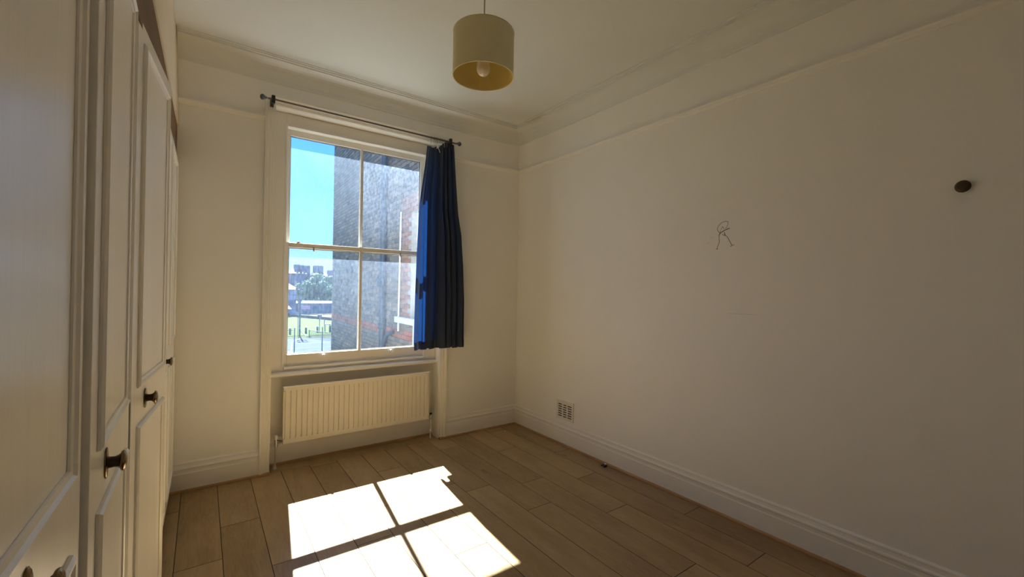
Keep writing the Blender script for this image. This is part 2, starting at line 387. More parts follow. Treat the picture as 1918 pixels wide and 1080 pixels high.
q = MB().sweep(QD, [(AL0, Y1), (-.16, Y1)]); q.sweep([(o+.012, z) for o, z in QD], [(AL1, Y1), (AL0, Y1)])
tag(st(q.build('trim_2', M['beading'])), 'oak coloured beading along the skirting left of the window')
tag(st(MB().sweep([(o*.8+.002, z) for o, z in QD], [(RX1, 3.97), (RX0, 3.97)]).build('trim_3', M['beading'])), 'oak coloured beading under the radiator')
# picture rail
PR = [(0, 2.716), (.008, 2.718), (.014, 2.726), (.026, 2.734), (.030, 2.742), (.030, 2.748), (.022, 2.752), (.012, 2.753), (0, 2.753)]
tag(st(MB().sweep(PR, [(X1, Y0), (X1, Y1), (AR1, Y1)]).build('trim_4', M['wall'])), 'cream picture rail on the right wall')
tag(st(MB().sweep(PR, [(AL0, Y1), (-.155, Y1)]).build('trim_5', M['wall'])), 'cream picture rail left of the window')
# coving
cv = [(0, 3.026), (.010, 3.026), (.012, 3.036)]
for i in range(9):
    t = i/8*pi/2; cv.append((.012+.108*(1-cos(t)), 3.036+.116*sin(t)))
cv += [(.128, 3.152), (.128, 3.163), (.143, 3.163), (.143, 3.171), (.152, 3.173), (.152, ZC), (0, ZC)]
tag(st(MB().sweep(cv, [(X0, Y0), (X1, Y0), (X1, Y1), (-.165, Y1)]).build('trim_6', M['ceiling'])), 'plain concave coving between walls and ceiling')

# ------------------------------------------------------------------ window
win = thing('window_1', (1.16, 3.9, .74), kind='structure')
win['label'] = 'tall white sliding sash window with two panes per sash'
# architrave (moulded legs and head)
def arch_prof(flip):
    p = [(0, 0), (0, -.034), (.016, -.034), (.019, -.028), (.024, -.028), (.027, -.022), (.044, -.022), (.048, -.016), (.056, -.016), (.060, -.012), (.068, -.012), (.070, 0)]
    return p
for side in (0, 1):
    vs0 = [((AL0+a) if side == 0 else (AR1-a), Y1+.0005+b) for a, b in arch_prof(0)]
    k = len(vs0); mb = MB()
    mb.add([(x, y, .0) for x, y in vs0]+[(x, y, 2.925 if i < 0 else 2.925) for i, (x, y) in enumerate(vs0)],
           [(i, (i+1) % k, k+(i+1) % k, k+i) for i in range(k)]+[tuple(range(k-1, -1, -1)), tuple(range(k, 2*k))])
    mb.build('architrave', M['arch'], win)
vs0 = [(Y1+.0005+b*.9, 2.925-a) for a, b in arch_prof(0)]; k = len(vs0)
MB().add([(AL1, y, z) for y, z in vs0]+[(AR0, y, z) for y, z in vs0], [(i, (i+1) % k, k+(i+1) % k, k+i) for i in range(k)]+[tuple(range(k-1, -1, -1)), tuple(range(k, 2*k))]).build('architrave', M['arch'], win)
# reveal linings
lin = MB(); lin.box(RX1-.006, RX1-.0005, Y1, 3.899, .0, RZ-.001); lin.box(RX0+.0005, RX0+.006, Y1, 3.899, 0, RZ-.001); lin.box(RX0+.006, RX1-.006, Y1, 3.899, RZ-.007, RZ-.001)
lin.build('reveal_lining', M['arch'], win)
# box frame
FXa, FXb, FZa, FZb = .540, 1.757, .795, 2.748
bx = MB()
bx.box(RX0+.007, FXa, 3.90, 3.969, .752, RZ-.008); bx.box(FXb, RX1-.007, 3.90, 3.969, .752, RZ-.008)
bx.box(FXa, FXb, 3.90, 3.969, FZb, RZ-.008); bx.box(FXa, FXb, 3.90, 3.969, .752, FZa)
bx.build('box_frame', M['arch'], win, bevel=.002)
b2 = MB(); b2.box(OX0+.002, .528, 3.970, 4.03, OZ0+.002, OZ1-.002); b2.box(1.772, OX1-.002, 3.970, 4.03, OZ0+.002, OZ1-.002)
b2.box(.528, 1.772, 3.970, 4.03, 2.760, OZ1-.002); b2.box(.528, 1.772, 3.970, 4.06, OZ0+.002, .80)
b2.build('outer_lining', M['white'], win)
# staff bead
sb = MB(); sb.box(FXa-.012, FXa+.004, 3.888, 3.8995, FZa, FZb+.010); sb.box(FXb-.004, FXb+.012, 3.888, 3.8995, FZa, FZb+.010)
sb.box(FXa+.004, FXb-.004, 3.885, 3.8995, FZb-.004, FZb+.012); sb.box(FXa+.004, FXb-.004, 3.888, 3.8995, FZa-.014, FZa+.003)
sb.build('staff_bead', M['gloss'], win, bevel=.003)
tag(MB().add([(x, y, z) for x in (RX0+.007, RX1-.007) for y, z in ((3.899, .728), (3.862, .728), (3.855, .735), (3.855, .750), (3.862, .758), (3.880, .760), (3.899, .762))],
   [(i, (i+1) % 7, 7+(i+1) % 7, 7+i) for i in range(7)]+[tuple(range(6, -1, -1)), tuple(range(7, 14))]).build('window_board', M['gloss'], win), 'painted window board')
# sashes
def sash(name, y0, y1, xa, xb, za, zb, gx0, gx1, gz0, gz1, gm, mats, lower):
    f = MB(); d = .012
    f.box(xa, gx0, y0, y1, za, zb); f.box(gx1, xb, y0, y1, za, zb); f.box(gx0, gx1, y0, y1, za, gz0); f.box(gx0, gx1, y0, y1, gz1, zb)
    # glazing lip and putty slope outside
    yg = (y0+y1)/2
    o = f.build(name, M['arch'], win, bevel=.0025)
    MB().add([(gm-.011, y0+.001, gz0), (gm-.006, y0-.002+.003, gz0), (gm+.006, y0+.001, gz0), (gm+.011, yg, gz0), (gm+.008, y1-.002, gz0), (gm-.008, y1-.002, gz0), (gm-.011, yg, gz0)] +
             [(gm-.011, y0+.001, gz1), (gm-.006, y0+.001, gz1), (gm+.006, y0+.001, gz1), (gm+.011, yg, gz1), (gm+.008, y1-.002, gz1), (gm-.008, y1-.002, gz1), (gm-.011, yg, gz1)],
             [(i, (i+1) % 7, 7+(i+1) % 7, 7+i) for i in range(7)]+[tuple(range(6, -1, -1)), tuple(range(7, 14))]).build('glazing_bar', M['arch'], o)
    # putty: thin sloping fillet round each light, outside
    pu = MB()
    for a, b in ((gx0, gm-.009), (gm+.009, gx1)):
        e = .009
        pu.add([(a, y1-.001, gz0), (b, y1-.001, gz0), (b-e, yg+.003, gz0+e), (a+e, yg+.003, gz0+e)], [(0, 1, 2, 3)])
        pu.add([(a, y1-.001, gz1), (b, y1-.001, gz1), (b-e, yg+.003, gz1-e), (a+e, yg+.003, gz1-e)], [(3, 2, 1, 0)])
        pu.add([(a, y1-.001, gz0), (a, y1-.001, gz1), (a+e, yg+.003, gz1-e), (a+e, yg+.003, gz0+e)], [(3, 2, 1, 0)])
        pu.add([(b, y1-.001, gz0), (b, y1-.001, gz1), (b-e, yg+.003, gz1-e), (b-e, yg+.003, gz0+e)], [(0, 1, 2, 3)])
    pu.build('putty', M['white'], o)
    for (a, b), mt in zip(((gx0, gm-.009), (gm+.009, gx1)), mats):
        MB().add([(a+.0005, yg, gz0+.0005), (b-.0005, yg, gz0+.0005), (b-.0005, yg, gz1-.0005), (a+.0005, yg, gz1-.0005)], [(0, 1, 2, 3)]).build('pane', mt, o)
    return o
up = sash('upper_sash', 3.966, 4.006, .532, 1.768, 1.772, 2.757, .574, 1.728, 1.806, 2.700, 1.161, (M['glassU'], M['glassR']), False)
lo_ = sash('lower_sash', 3.920, 3.960, .5405, 1.7565, .797, 1.810, .568, 1.722, .893, 1.772, 1.152, (M['glassL'], M['glassL']), True)
for x in (.848, 1.435):
    l = MB(); l.lathe([(0, .010), (.004, .010), (.006, .005), (.014, .005), (.020, .011), (.026, .009), (.030, 0)], (x, 3.9205, .872), (0, -1, 0), 12)
    l.build('sash_lift', M['white'], lo_)
for x in (.757, 1.515):
    l = MB(); l.box(x-.006, x+.006, 3.912, 3.9205, 1.764, 1.784); l.lathe([(0, .001), (.004, .006), (.010, .007), (.018, .004), (.022, 0)], (x, 3.914, 1.766), (0, 0, -1), 10)
    l.build('sash_stop', M['stop'], lo_)
l = MB(); l.box(.625, .665, 3.925, 3.958, 1.810, 1.814); l.lathe([(0, .012), (.006, .012), (.012, .008), (.015, 0)], (.642, 3.94, 1.813), (0, 0, 1), 12)
l.build('sash_fastener', M['stop'], lo_)
# outer stone sill
sl = MB(); sl.hexa([(OX0-.04, 4.061, .70), (OX1+.04, 4.061, .70), (OX1+.04, 4.24, .70), (OX0-.04, 4.24, .70)], [(OX0+.003, 4.061, .79), (OX1-.003, 4.061, .79), (OX1-.003, 4.24, .765), (OX0+.003, 4.24, .765)])

# ------------------------------------------------------------------ wardrobe
wd = thing('wardrobe', (-.45, 1.5, 0), 'long built-in cream panelled wardrobe with brass knobs along the left wall', 'wardrobe')
WY0, WY1 = -.70, 3.772
c = MB(); c.box(-.775, -.225, WY0, WY0+.02, 0, 2.30); c.box(-.775, -.225, WY1-.02, WY1, 0, 2.30); c.box(-.775, -.76, WY0+.02, WY1-.02, 0, 2.30)
c.box(-.76, -.225, WY0+.02, WY1-.02, 2.28, 2.30); c.box(-.76, -.24, WY0+.02, WY1-.02, .08, .10)
c.build('carcass', M['dark'], wd)
MB().hexa([(WX(WY0)-.060, WY0, 0), (WX(WY1)-.060, WY1, 0), (WX(WY1)-.045, WY1, 0), (WX(WY0)-.045, WY0, 0)], [(WX(WY0)-.060, WY0, .078), (WX(WY1)-.060, WY1, .078), (WX(WY1)-.045, WY1, .078), (WX(WY0)-.045, WY0, .078)]).build('plinth', M['dark'], wd)
tag(MB().hexa([(WX(WY0)-.030, WY0, 2.301), (WX(WY0)-.006, WY0, 2.301), (WX(WY1)-.006, WY1, 2.301), (WX(WY1)-.030, WY1, 2.301)], [(WX(WY0)-.030, WY0, 2.545), (WX(WY0)-.006, WY0, 2.545), (WX(WY1)-.006, WY1, 2.545), (WX(WY1)-.030, WY1, 2.545)]).build('top_rail', M['raw'], wd), 'bare brown timber rail above the doors')
MB().hexa([(-.775, WY0, 2.546), (WX(WY0)-.002, WY0, 2.546), (WX(WY1)+.001, Y1-.004, 2.546), (-.775, Y1-.004, 2.546)], [(-.775, WY0, ZC-.002), (WX(WY0)-.002, WY0, ZC-.002), (WX(WY1)-.018, Y1-.004, ZC-.002), (-.775, Y1-.004, ZC-.002)]).build('bulkhead', M['bulk'], wd)
# end stile against the window wall
MB().hexa([(-.20, 3.745, .09), (-.160, 3.745, .09), (-.160, 3.772, .09), (-.20, 3.772, .09)], [(-.20, 3.745, 2.30), (-.152, 3.745, 2.30), (-.152, 3.772, 2.30), (-.20, 3.772, 2.30)]).build('end_stile', M['door'], wd)
ZT = 2.325
def door(h, a, wdt, knob_s=None, kz=1.038, z0=.085, zt=ZT, th=.020):
    D = Vector((sin(a), cos(a), 0)); N = Vector((cos(a), -sin(a), 0)); H = Vector((h[0], h[1], 0))
    def P(s, n_, z): q = H+D*s+N*n_; return Vector((q.x, q.y, z))
    m = MB(); m.hexa([P(0, -th, z0), P(0, 0, z0), P(wdt, 0, z0), P(wdt, -th, z0)], [P(0, -th, zt), P(0, 0, zt), P(wdt, 0, zt), P(wdt, -th, zt)])
    d = m.build('door', M['door'], wd, bevel=.0015)
    ins = .072
    for za, zb in ((z0+.10, .968), (1.098, zt-.062)):
        # bolection moulding: rings of (inset, height)
        rings = [(0, .0003), (.001, .006), (.007, .011), (.012, .011), (.018, .006), (.026, .004), (.028, .0003)]
        vs = []; fs = []
        for ii, hh in rings:
            vs += [P(ins+ii, hh, za+ii), P(wdt-ins-ii, hh, za+ii), P(wdt-ins-ii, hh, zb-ii), P(ins+ii, hh, zb-ii)]
        for i in range(len(rings)-1):
            for k in range(4): b = (k+1) % 4; fs.append((i*4+k, i*4+b, i*4+4+b, i*4+4+k))
        MB().add(vs, fs).build('panel_moulding', M['door'], d)
    if knob_s:
        c0 = P(knob_s, 0, kz)
        MB().lathe([(0, 0), (0, .021), (.0015, .022), (.0035, .020), (.004, .0)], c0, N, 20, sy=1.65).build('knob_plate', M['brass'], d)
        MB().lathe([(.003, .0155), (.006, .013), (.016, .012), (.022, .014), (.026, .0175)], c0, N, 20).build('knob_neck', M['brassdark'], d)
        MB().lathe([(.0255, .0165), (.027, .0215), (.030, .0235), (.033, .022), (.036, .016), (.0375, .007), (.038, 0)], c0, N, 24).build('knob', M['brass'], d)
    return d
door((WX(.55)-.006, .545), .010, .600, .30, 1.032)
door((-.172, 1.160), -.008, .600, .185)
door((-.180, 1.842), .0905, .612, .20)
door((-.1615, 2.50), .009, .60, .44)
door((-.1555, 3.115), .009, .625)
door((WX(-.06)-.006, -.065), .010, .600, .30)
door((WX(-.67)-.006, -.675), .010, .600, .30)

# ------------------------------------------------------------------ radiator
rd = thing('radiator', (1.178, 3.9, .18), 'cream ribbed panel radiator on the wall below the window board', 'radiator')
ra0, ra1, rz0, rz1, ry = .540, 1.797, .193, .645, 3.836
nr = 30; zb0, zb1 = rz0+.045, rz1-.038
pts = []
pw = (ra1-ra0-.02)/nr
xs = [ra0, ra0+.010]
prof = []
for i in range(nr):
    a = ra0+.010+i*pw
    prof += [(a+.0025, 0), (a+.0055, 1), (a+pw-.0055, 1), (a+pw-.0025, 0)]
rows = [(rz0, 0), (zb0-.008, 0), (zb0, 1), (zb1, 1), (zb1+.008, 0), (rz1-.004, 0)]
cols = [(ra0, 0)]+prof+[(ra1, 0)]
vs = []; fs = []
for z, k in rows:
    for x, d in cols: vs.append((x, ry+(.011*(1-d))*k, z))
nc = len(cols)
for j in range(len(rows)-1):
    for i in range(nc-1): fs.append((j*nc+i, j*nc+i+1, (j+1)*nc+i+1, (j+1)*nc+i))
mb = MB().add(vs, fs)
mb.box(ra0, ra1, ry+.013, ry+.020, rz0, rz1-.004); mb.box(ra0-.001, ra0+.003, ry, ry+.02, rz0, rz1-.004); mb.box(ra1-.003, ra1+.001, ry, ry+.02, rz0, rz1-.004)
mb.box(ra0, ra1, ry, ry+.02, rz0-.001, rz0+.001)
mb.build('front_panel', M['rad'], rd)
mb = MB(); mb.tube([(ra0-.002, ry+.006, rz1), (ra1+.002, ry+.006, rz1)], .008, 10); mb.box(ra0, ra1, ry+.008, ry+.024, rz1-.006, rz1+.004)
mb.build('top_edge', M['radtop_lit'], rd)
fn = MB()
for i in range(50):
    x = ra0+.03+i*(ra1-ra0-.06)/49; fn.box(x-.001, x+.001, ry+.022, ry+.055, rz0+.03, rz1-.03)
fn.build('convector_fins', M['rad'], rd)
for x in (ra0+.2, ra1-.2): box(x-.015, x+.015, ry+.056, 3.9695, rz0+.05, rz1-.06).build('wall_bracket', M['rad'], rd)
vl = MB(); vl.lathe([(0, .008), (.0, .011), (.03, .011), (.03, .007), (.045, .007)], (ra0-.046, ry+.02, .215), (1, 0, 0), 14)
vl.tube([(ra0-.045, ry+.02, .235), (ra0-.045, ry+.02, .175)], .0125, 12)
vl.build('valve', M['chrome'], rd)
tag(MB().lathe([(0, 0), (0, .012), (.004, .0135), (.028, .012), (.031, .009), (.032, 0)], (ra0-.045, ry+.02, .236), (0, 0, 1), 16).build('valve_cap', M['white'], rd), 'white valve cap')
MB().tube([(ra0-.045, ry+.02, .176), (ra0-.047, ry+.022, .06), (ra0-.052, ry+.022, .001)], .0075, 10).build('pipe', M['cord'], rd)
MB().lathe([(0, .017), (.006, .017), (.008, .012), (.03, .011), (.031, 0)], (ra0-.051, ry+.022, .001), (0, 0, 1), 14).build('pipe_collar', M['chrome'], rd)
vl = MB(); vl.tube([(ra1+.001, ry+.02, .208), (ra1+.030, ry+.02, .208)], .009, 12); vl.tube([(ra1+.030, ry+.02, .228), (ra1+.030, ry+.02, .185)], .012, 12)
vl.build('valve', M['chrome'], rd)
MB().lathe([(0, .008), (.004, .013), (.014, .012), (.016, 0)], (ra1+.030, ry+.02, .229), (0, 0, 1), 14).build('valve_cap', M['black'], rd)
MB().tube([(ra1+.030, ry+.02, .186), (ra1+.031, ry+.02, .08), (ra1+.029, ry+.02, .001)], .0075, 10).build('pipe', M['white'], rd)
MB().lathe([(0, .0085), (.0, .013), (.018, .013), (.020, .0085)], (ra1+.031, ry+.02, .060), (0, 0, 1), 14).build('pipe_collar', M['white'], rd)

# ------------------------------------------------------------------ curtain rod, curtain
RYC, RZC = 3.68, 2.853
rod = thing('curtain_rod', (1.16, RYC, RZC), 'thin dark metal curtain rod with ball finials above the window', 'curtain rod')
MB().tube([(.375, RYC, RZC), (1.965, RYC, RZC-.004)], .0075, 12).build('rod', M['rod'], rod)
for x, s in ((.372, -1), (1.966, 1)):
    MB().lathe([(0, .006), (.006, .010), (.010, .007), (.014, .011), (.020, .018), (.030, .0215), (.040, .018), (.046, .010), (.048, 0)], (x, RYC, RZC), (s, 0, 0), 18).build('finial', M['ball'], rod)
for x in (.412, 1.900):
    b = MB(); b.box(x-.012, x+.012, RYC-.016, RYC+.016, RZC-.030, RZC+.028)
    b.build('bracket', M['black'], rod, bevel=.004)
    b = MB(); b.box(x-.006, x+.006, RYC+.015, Y1-.036, RZC-.008, RZC+.006); b.box(x-.012, x+.012, Y1-.038, Y1-.034, RZC-.03, RZC+.028); b.build('bracket_arm', M['rod'], rod)

cur = thing('curtain', (1.82, RYC, 2.8), 'short navy blue curtain bunched at the right side of the window', 'curtain')
LC = [(2.790, 1.672), (2.778, 1.670), (2.60, 1.652), (2.481, 1.636), (2.232, 1.606), (1.79, 1.588), (1.354, 1.580), (.967, 1.576), (.890, 1.583)]
RC = [(2.850, 1.950), (2.487, 1.980), (2.182, 2.008), (1.978, 2.046), (1.667, 2.068), (1.355, 2.080), (.923, 2.077), (.88, 2.075)]
def interp(T, z):
    T = sorted(T)
    if z <= T[0][0]: return T[0][1]
    for (a, va), (b, vb) in zip(T[:-1], T[1:]):
        if z <= b: t = (z-a)/(b-a); return va+(vb-va)*t
    return T[-1][1]
NU, NV = 220, 60
ZB = .893
def cpt(u, v):
    ztop = 2.778+.062*min(1, max(0, (u-.35)/.25)) - .012*abs(sin(u*pi*7))
    hem = .0
    z = ztop+(ZB-ztop)*v
    l, r = interp(LC, z), interp(RC, z)
    # folds: irregular spacing, tight at the top and full at the hem
    uu = u+.035*sin(u*8+.6)+.016*sin(u*19+1)
    ph = 2*pi*6.2*uu
    amp = (.024+.040*v)*(.8+.35*sin(u*11+2))
    if u < .16: amp *= .35+.65*(u/.16)
    y = RYC+.008+amp*sin(ph+.5*sin(v*2.2+u*5))+.012*sin(u*4)*v
    x = l+(r-l)*(u-.036*(.35+.65*v)*sin(2*ph)*min(1, u*9, (1-u)*9))
    z += hem-.010*v*sin(ph)
    return (x, y, z)
vs = [cpt(i/NU, j/NV) for j in range(NV+1) for i in range(NU+1)]
fs = [(j*(NU+1)+i, j*(NU+1)+i+1, (j+1)*(NU+1)+i+1, (j+1)*(NU+1)+i) for j in range(NV) for i in range(NU)]
MB().add(vs, fs, True).build('cloth', M['cloth'], cur)
def off(p, d): return (p[0], p[1]+d, p[2])
rowsv = [.962+.038*k/3 for k in range(4)]
vs = [off(cpt(i/NU, v), -.0025) for v in rowsv for i in range(NU+1)]; fs = [(j*(NU+1)+i, j*(NU+1)+i+1, (j+1)*(NU+1)+i+1, (j+1)*(NU+1)+i) for j in range(3) for i in range(NU)]
MB().add(vs, fs, True).build('hem', M['cloth'], cur)
vs = [off(cpt(i/NU, v), .003) for v in (0, .012, .024) for i in range(NU+1)]; fs = [(j*(NU+1)+i, j*(NU+1)+i+1, (j+1)*(NU+1)+i+1, (j+1)*(NU+1)+i) for j in range(2) for i in range(NU)]
tag(MB().add(vs, fs, True).build('heading_tape', M['cord'], cur), 'pale heading tape')
# loose white hook and tape end
tag(MB().tube([(1.745, 3.655, 2.800), (1.752, 3.645, 2.765), (1.772, 3.640, 2.715)], .0025, 6).build('tape_cord', M['white'], cur), 'loose white cord end')
for i, x in enumerate((1.702, 1.728, 1.748, 1.766, 1.790, 1.812, 1.838, 1.862)):
    g = MB(); R = .016; n = 20
    g.tube([(x+.004*sin(i*2.3)*cos(2*pi*k/n), RYC+R*cos(2*pi*k/n), RZC-.006+R*sin(2*pi*k/n)) for k in range(n+1)], .0015, 6, False)
    g.tube([(x, RYC, RZC-.022), (x+.002, RYC+.002, RZC-.046), (x, RYC+.006, RZC-.058)], .0011, 5)
    g.build('curtain_ring', M['rod'], cur)

# ------------------------------------------------------------------ pendant lamp
LX, LY = .992, 1.622; LZ0, LZ1, LR = 2.390, 2.580, .134
lp = thing('pendant_lamp', (LX, LY, LZ1), 'beige drum shade pendant lamp with unlit opal bulb hanging from the ceiling', 'lamp')
NS = 64
MB().lathe([(0, LR), (LZ1-LZ0, LR)], (LX, LY, LZ0), (0, 0, 1), NS).build('lamp_shade', M['shade'], lp)
MB().lathe([(0.001, LR-.002), (LZ1-LZ0-.001, LR-.002)], (LX, LY, LZ0), (0, 0, 1), NS).build('shade_lining', M['shadein'], lp)
for z in (LZ0, LZ1): MB().tube([(LX+(LR-.001)*cos(2*pi*k/NS), LY+(LR-.001)*sin(2*pi*k/NS), z) for k in range(NS+1)], .0028, 6, False).build('shade_rim', M['shade'], lp)
fr = MB(); zz = LZ1-.004
for k in range(3):
    a = k*2*pi/3+.4; fr.tube([(LX+.02*cos(a), LY+.02*sin(a), zz), (LX+(LR-.004)*cos(a), LY+(LR-.004)*sin(a), zz)], .0016, 6)
fr.lathe([(0, .022), (.003, .022), (.003, .018), (0, .018)], (LX, LY, zz-.002), (0, 0, 1), 20)
fr.build('shade_carrier', M['white'], lp)
MB().lathe([(0, 0), (0, .019), (-.03, .019), (-.05, .017), (-.052, 0)], (LX, LY, LZ1-.010), (0, 0, 1), 20).build('bulb_holder', M['white'], lp)
MB().lathe([(0, .013), (-.02, .013), (-.035, .020), (-.055, .0285), (-.075, .0305), (-.090, .0285), (-.102, .020), (-.108, .010), (-.110, 0)], (LX, LY, LZ1-.078), (0, 0, 1), 28).build('bulb', M['bulb'], lp)
MB().tube([(LX, LY, LZ1+.01), (LX+.001, LY, LZ1+.2), (LX, LY, ZC-.02)], .0032, 8).build('flex', M['cord'], lp)
MB().lathe([(0, .0), (0, .008), (.012, .03), (.018, .045), (.028, .048), (.030, .048)], (LX, LY, ZC-.030), (0, 0, 1), 28).build('ceiling_rose', M['white'], lp)

# ------------------------------------------------------------------ right wall: vent, knob, drawing
vt = thing('air_vent', (X1, 3.0, .25), 'small white louvred air vent low on the right wall', 'vent')
va, vb, vza, vzb = 2.885, 3.115, .232, .412
ft = MB(); ft.box(X1-.009, X1-.0005, va, va+.022, vza, vzb); ft.box(X1-.009, X1-.0005, vb-.022, vb, vza, vzb)
rw = 6; ch = (vzb-vza-.05)/rw
ft.box(X1-.009, X1-.0005, va+.022, vb-.022, vza, vza+.026); ft.box(X1-.009, X1-.0005, va+.022, vb-.022, vzb-.024, vzb)
cw = (vb-va-.044)/3
for i in (1, 2): ft.box(X1-.009, X1-.0005, va+.022+i*cw-.007, va+.022+i*cw+.007, vza+.026, vzb-.024)
ft.build('vent_plate', M['vent'], vt)
for r in range(rw+1):
    z = vza+.026+r*ch
    for i in range(3):
        y0_ = va+.022+i*cw+(.007 if i else 0); y1_ = va+.022+(i+1)*cw-(.007 if i < 2 else 0)
        if r < rw: MB().box(X1-.0085, X1-.002, y0_, y1_, z+ch*.5, z+ch*.98).build('slat', M['vent'], vt)
MB().box(X1-.0012, X1-.0004, va+.02, vb-.02, vza+.02, vzb-.02).build('duct_shade_sheet', M['vent_shade'], vt)  # dark sheet painted as the shade of a duct, no hole cut

hk = thing('coat_hook', (X1, .392, 1.955), 'round dark bronze coat hook fixed high on the right wall', 'hook')
MB().lathe([(0, 0), (0, .018), (.003, .018), (.004, .012), (.009, .011), (.010, .013)], (X1-.0003, .392, 1.955), (-1, 0, 0), 24).build('hook_base', M['hook'], hk)
MB().lathe([(.008, .012), (.010, .025), (.013, .0275), (.017, .0265), (.021, .020), (.0225, .017), (.022, .015), (.0235, .009), (.024, 0)], (X1-.0003, .392, 1.955), (-1, 0, 0), 32).build('hook_face', M['hook'], hk)

dr = MB()
def dp(cx, cy): px = 1320+cx/10.8; py = 390+cy/10.8; return (X1-.0006, 1.549-(px-1340)*.00355, 1.752+(466-py)*.00350)
for st_, r in (([(455, 290), (400, 272), (340, 280), (280, 320), (240, 380), (230, 430), (265, 475), (285, 500)], .0014),
               ([(455, 290), (445, 350), (430, 390), (400, 415)], .0011), ([(285, 500), (310, 430), (340, 370), (375, 430)], .0011),
               ([(270, 545), (290, 505), (360, 465), (420, 440), (478, 422)], .0026), ([(270, 545), (272, 620), (278, 690), (250, 760), (228, 828)], .0017),
               ([(340, 530), (370, 555), (400, 560), (375, 490)], .0017), ([(375, 490), (390, 550), (445, 600), (480, 670), (535, 775)], .0018),
               ([(505, 795), (535, 775), (580, 765)], .0013), ([(210, 828), (232, 820), (245, 838)], .0012)):
    pts = [dp(*p) for p in st_]
    for a, b in zip(pts[:-1], pts[1:]):
        d = Vector(b)-Vector(a); nn = Vector((0, -d.z, d.y)).normalized()*r; A, B = Vector(a), Vector(b); e = d.normalized()*r*.7
        A -= e; B += e; t = Vector((.0005, 0, 0))
        dr.hexa([A-nn, B-nn, B-nn+t, A-nn+t], [A+nn, B+nn, B+nn+t, A+nn+t])
tag(dr.build('wall_drawing', M['ink']), 'scribbled pencil stick figure drawn on the right wall', 'drawing')
sc_ = thing('wall_scratch', (X1, 1.37, 1.32), 'faint thin scratch marks on the right wall around the stick figure', 'scratch')
for pts in ([(1.459, 1.322), (1.40, 1.3235), (1.34, 1.323), (1.285, 1.320)], [(1.60, 1.835), (1.575, 1.832)], [(1.62, 1.79), (1.595, 1.80)]):
    dr = MB()
    for a, b in zip(pts[:-1], pts[1:]): dr.hexa([(X1-.0006, a[0], a[1]-.0006), (X1-.0001, a[0], a[1]-.0006), (X1-.0001, b[0], b[1]-.0006), (X1-.0006, b[0], b[1]-.0006)], [(X1-.0006, a[0], a[1]+.0005), (X1-.0001, a[0], a[1]+.0005), (X1-.0001, b[0], b[1]+.0005), (X1-.0006, b[0], b[1]+.0005)])
    dr.build('scratch_mark', M['inkfaint'], sc_, merge=True)

# floor oddments
g = MB(); g.hexa([(2.715, 2.425, .0002), (2.752, 2.425, .0002), (2.758, 2.470, .0002), (2.722, 2.475, .0002)], [(2.720, 2.430, .010), (2.750, 2.430, .012), (2.755, 2.465, .012), (2.724, 2.470, .009)])
clip = g.build('floor_clip', M['black']); tag(clip, 'small black plastic clip lying at the foot of the right skirting', 'clip')
tag(MB().lathe([(0, 0), (0, .008), (.005, .009), (.009, .005), (.010, 0)], (2.752, 2.448, .0125), (0, 0, 1), 10).build('clip_head', M['white'], clip), 'white head')
tag(MB().lathe([(0, 0), (0, .006), (.002, .0065), (.004, .003), (.0045, 0)], (2.55, 3.62, .0003), (0, 0, 1), 9).build('plaster_crumb', M['white']), 'tiny white crumb on the floor near the far corner', 'crumb')

# ------------------------------------------------------------------ outdoors: brick wing of the house
G = -5.75
wg = thing('brick_wing', (2.8, 8.2, G), 'tall soot-stained brick wall of the neighbouring wing seen through the window', 'building')
ws = .02
def WXf(y): return 2.62+ws*y
WE, WT = 12.35, 9.0
core = MB()
def wbox(mb, y0, y1, z0, z1, d0, d1):   # box on the wing wall; d = depth in +x behind the face (negative = proud)
    return mb.hexa([(WXf(y0)+d0, y0, z0), (WXf(y0)+d1, y0, z0), (WXf(y1)+d1, y1, z0), (WXf(y1)+d0, y1, z0)], [(WXf(y0)+d0, y0, z1), (WXf(y0)+d1, y0, z1), (WXf(y1)+d1, y1, z1), (WXf(y1)+d0, y1, z1)])
wy0, wy1, wz0, wz1 = 5.45, 6.66, .97, 2.70   # wing window opening
wbox(core, 4.16, wy0, G, WT, .012, 4); wbox(core, wy1, WE-.012, G, WT, .012, 4); wbox(core, wy0, wy1, G, wz0, .012, 4); wbox(core, wy0, wy1, wz1, WT, .012, 4)
wbox(core, wy0, wy1, wz0, wz1, .35, 4)
core.build('mortar_wall', M['mortar'], wg)
bm_ = MB(); rnd = random.Random(3)
z = -2.4; row = 0
while z < 6.0:
    y = 5.0-(row % 2)*.1125
    red = .55 <= z < .70
    while y < WE-.01:
        L = .215 if (row % 2 == 0 or True) else .1025
        a, b = max(y, 5.0), min(y+L, WE)
        zc_ = z+.0325
        jamb = (wy1 <= (a+b)/2 < wy1+.42 and wz0-.05 < zc_ < wz1+.32) or (wz1 <= zc_ < wz1+.32 and wy0-.4 < (a+b)/2 < wy1+.42)
        if b-a > .03 and not (a < wy1-.02 and b > wy0 and wz0 < zc_ < wz1):
            if a < wy1 < b and wz0 < zc_ < wz1: a = wy1
            t = rnd.random()
            if red: base = (.42, .14, .07) if t > .25 else (.26, .13, .08)
            elif jamb: base = (.33+.08*t, .155+.04*t, .095)
            else: base = [(.25, .185, .125), (.20, .15, .105), (.29, .21, .14), (.185, .14, .105), (.24, .165, .11), (.14, .11, .085)][int(t*5.4) % 6]
            k = .85+.3*rnd.random(); bm_.col = tuple(c_*k for c_ in base)
            pd = rnd.random()*.003
            wbox(bm_, a, b, z, z+.065, -pd, .0125)
        y += L+.010
    z += .075; row += 1
bo = bm_.build('brickwork', M['brick'], wg); bo['kind'] = 'stuff'
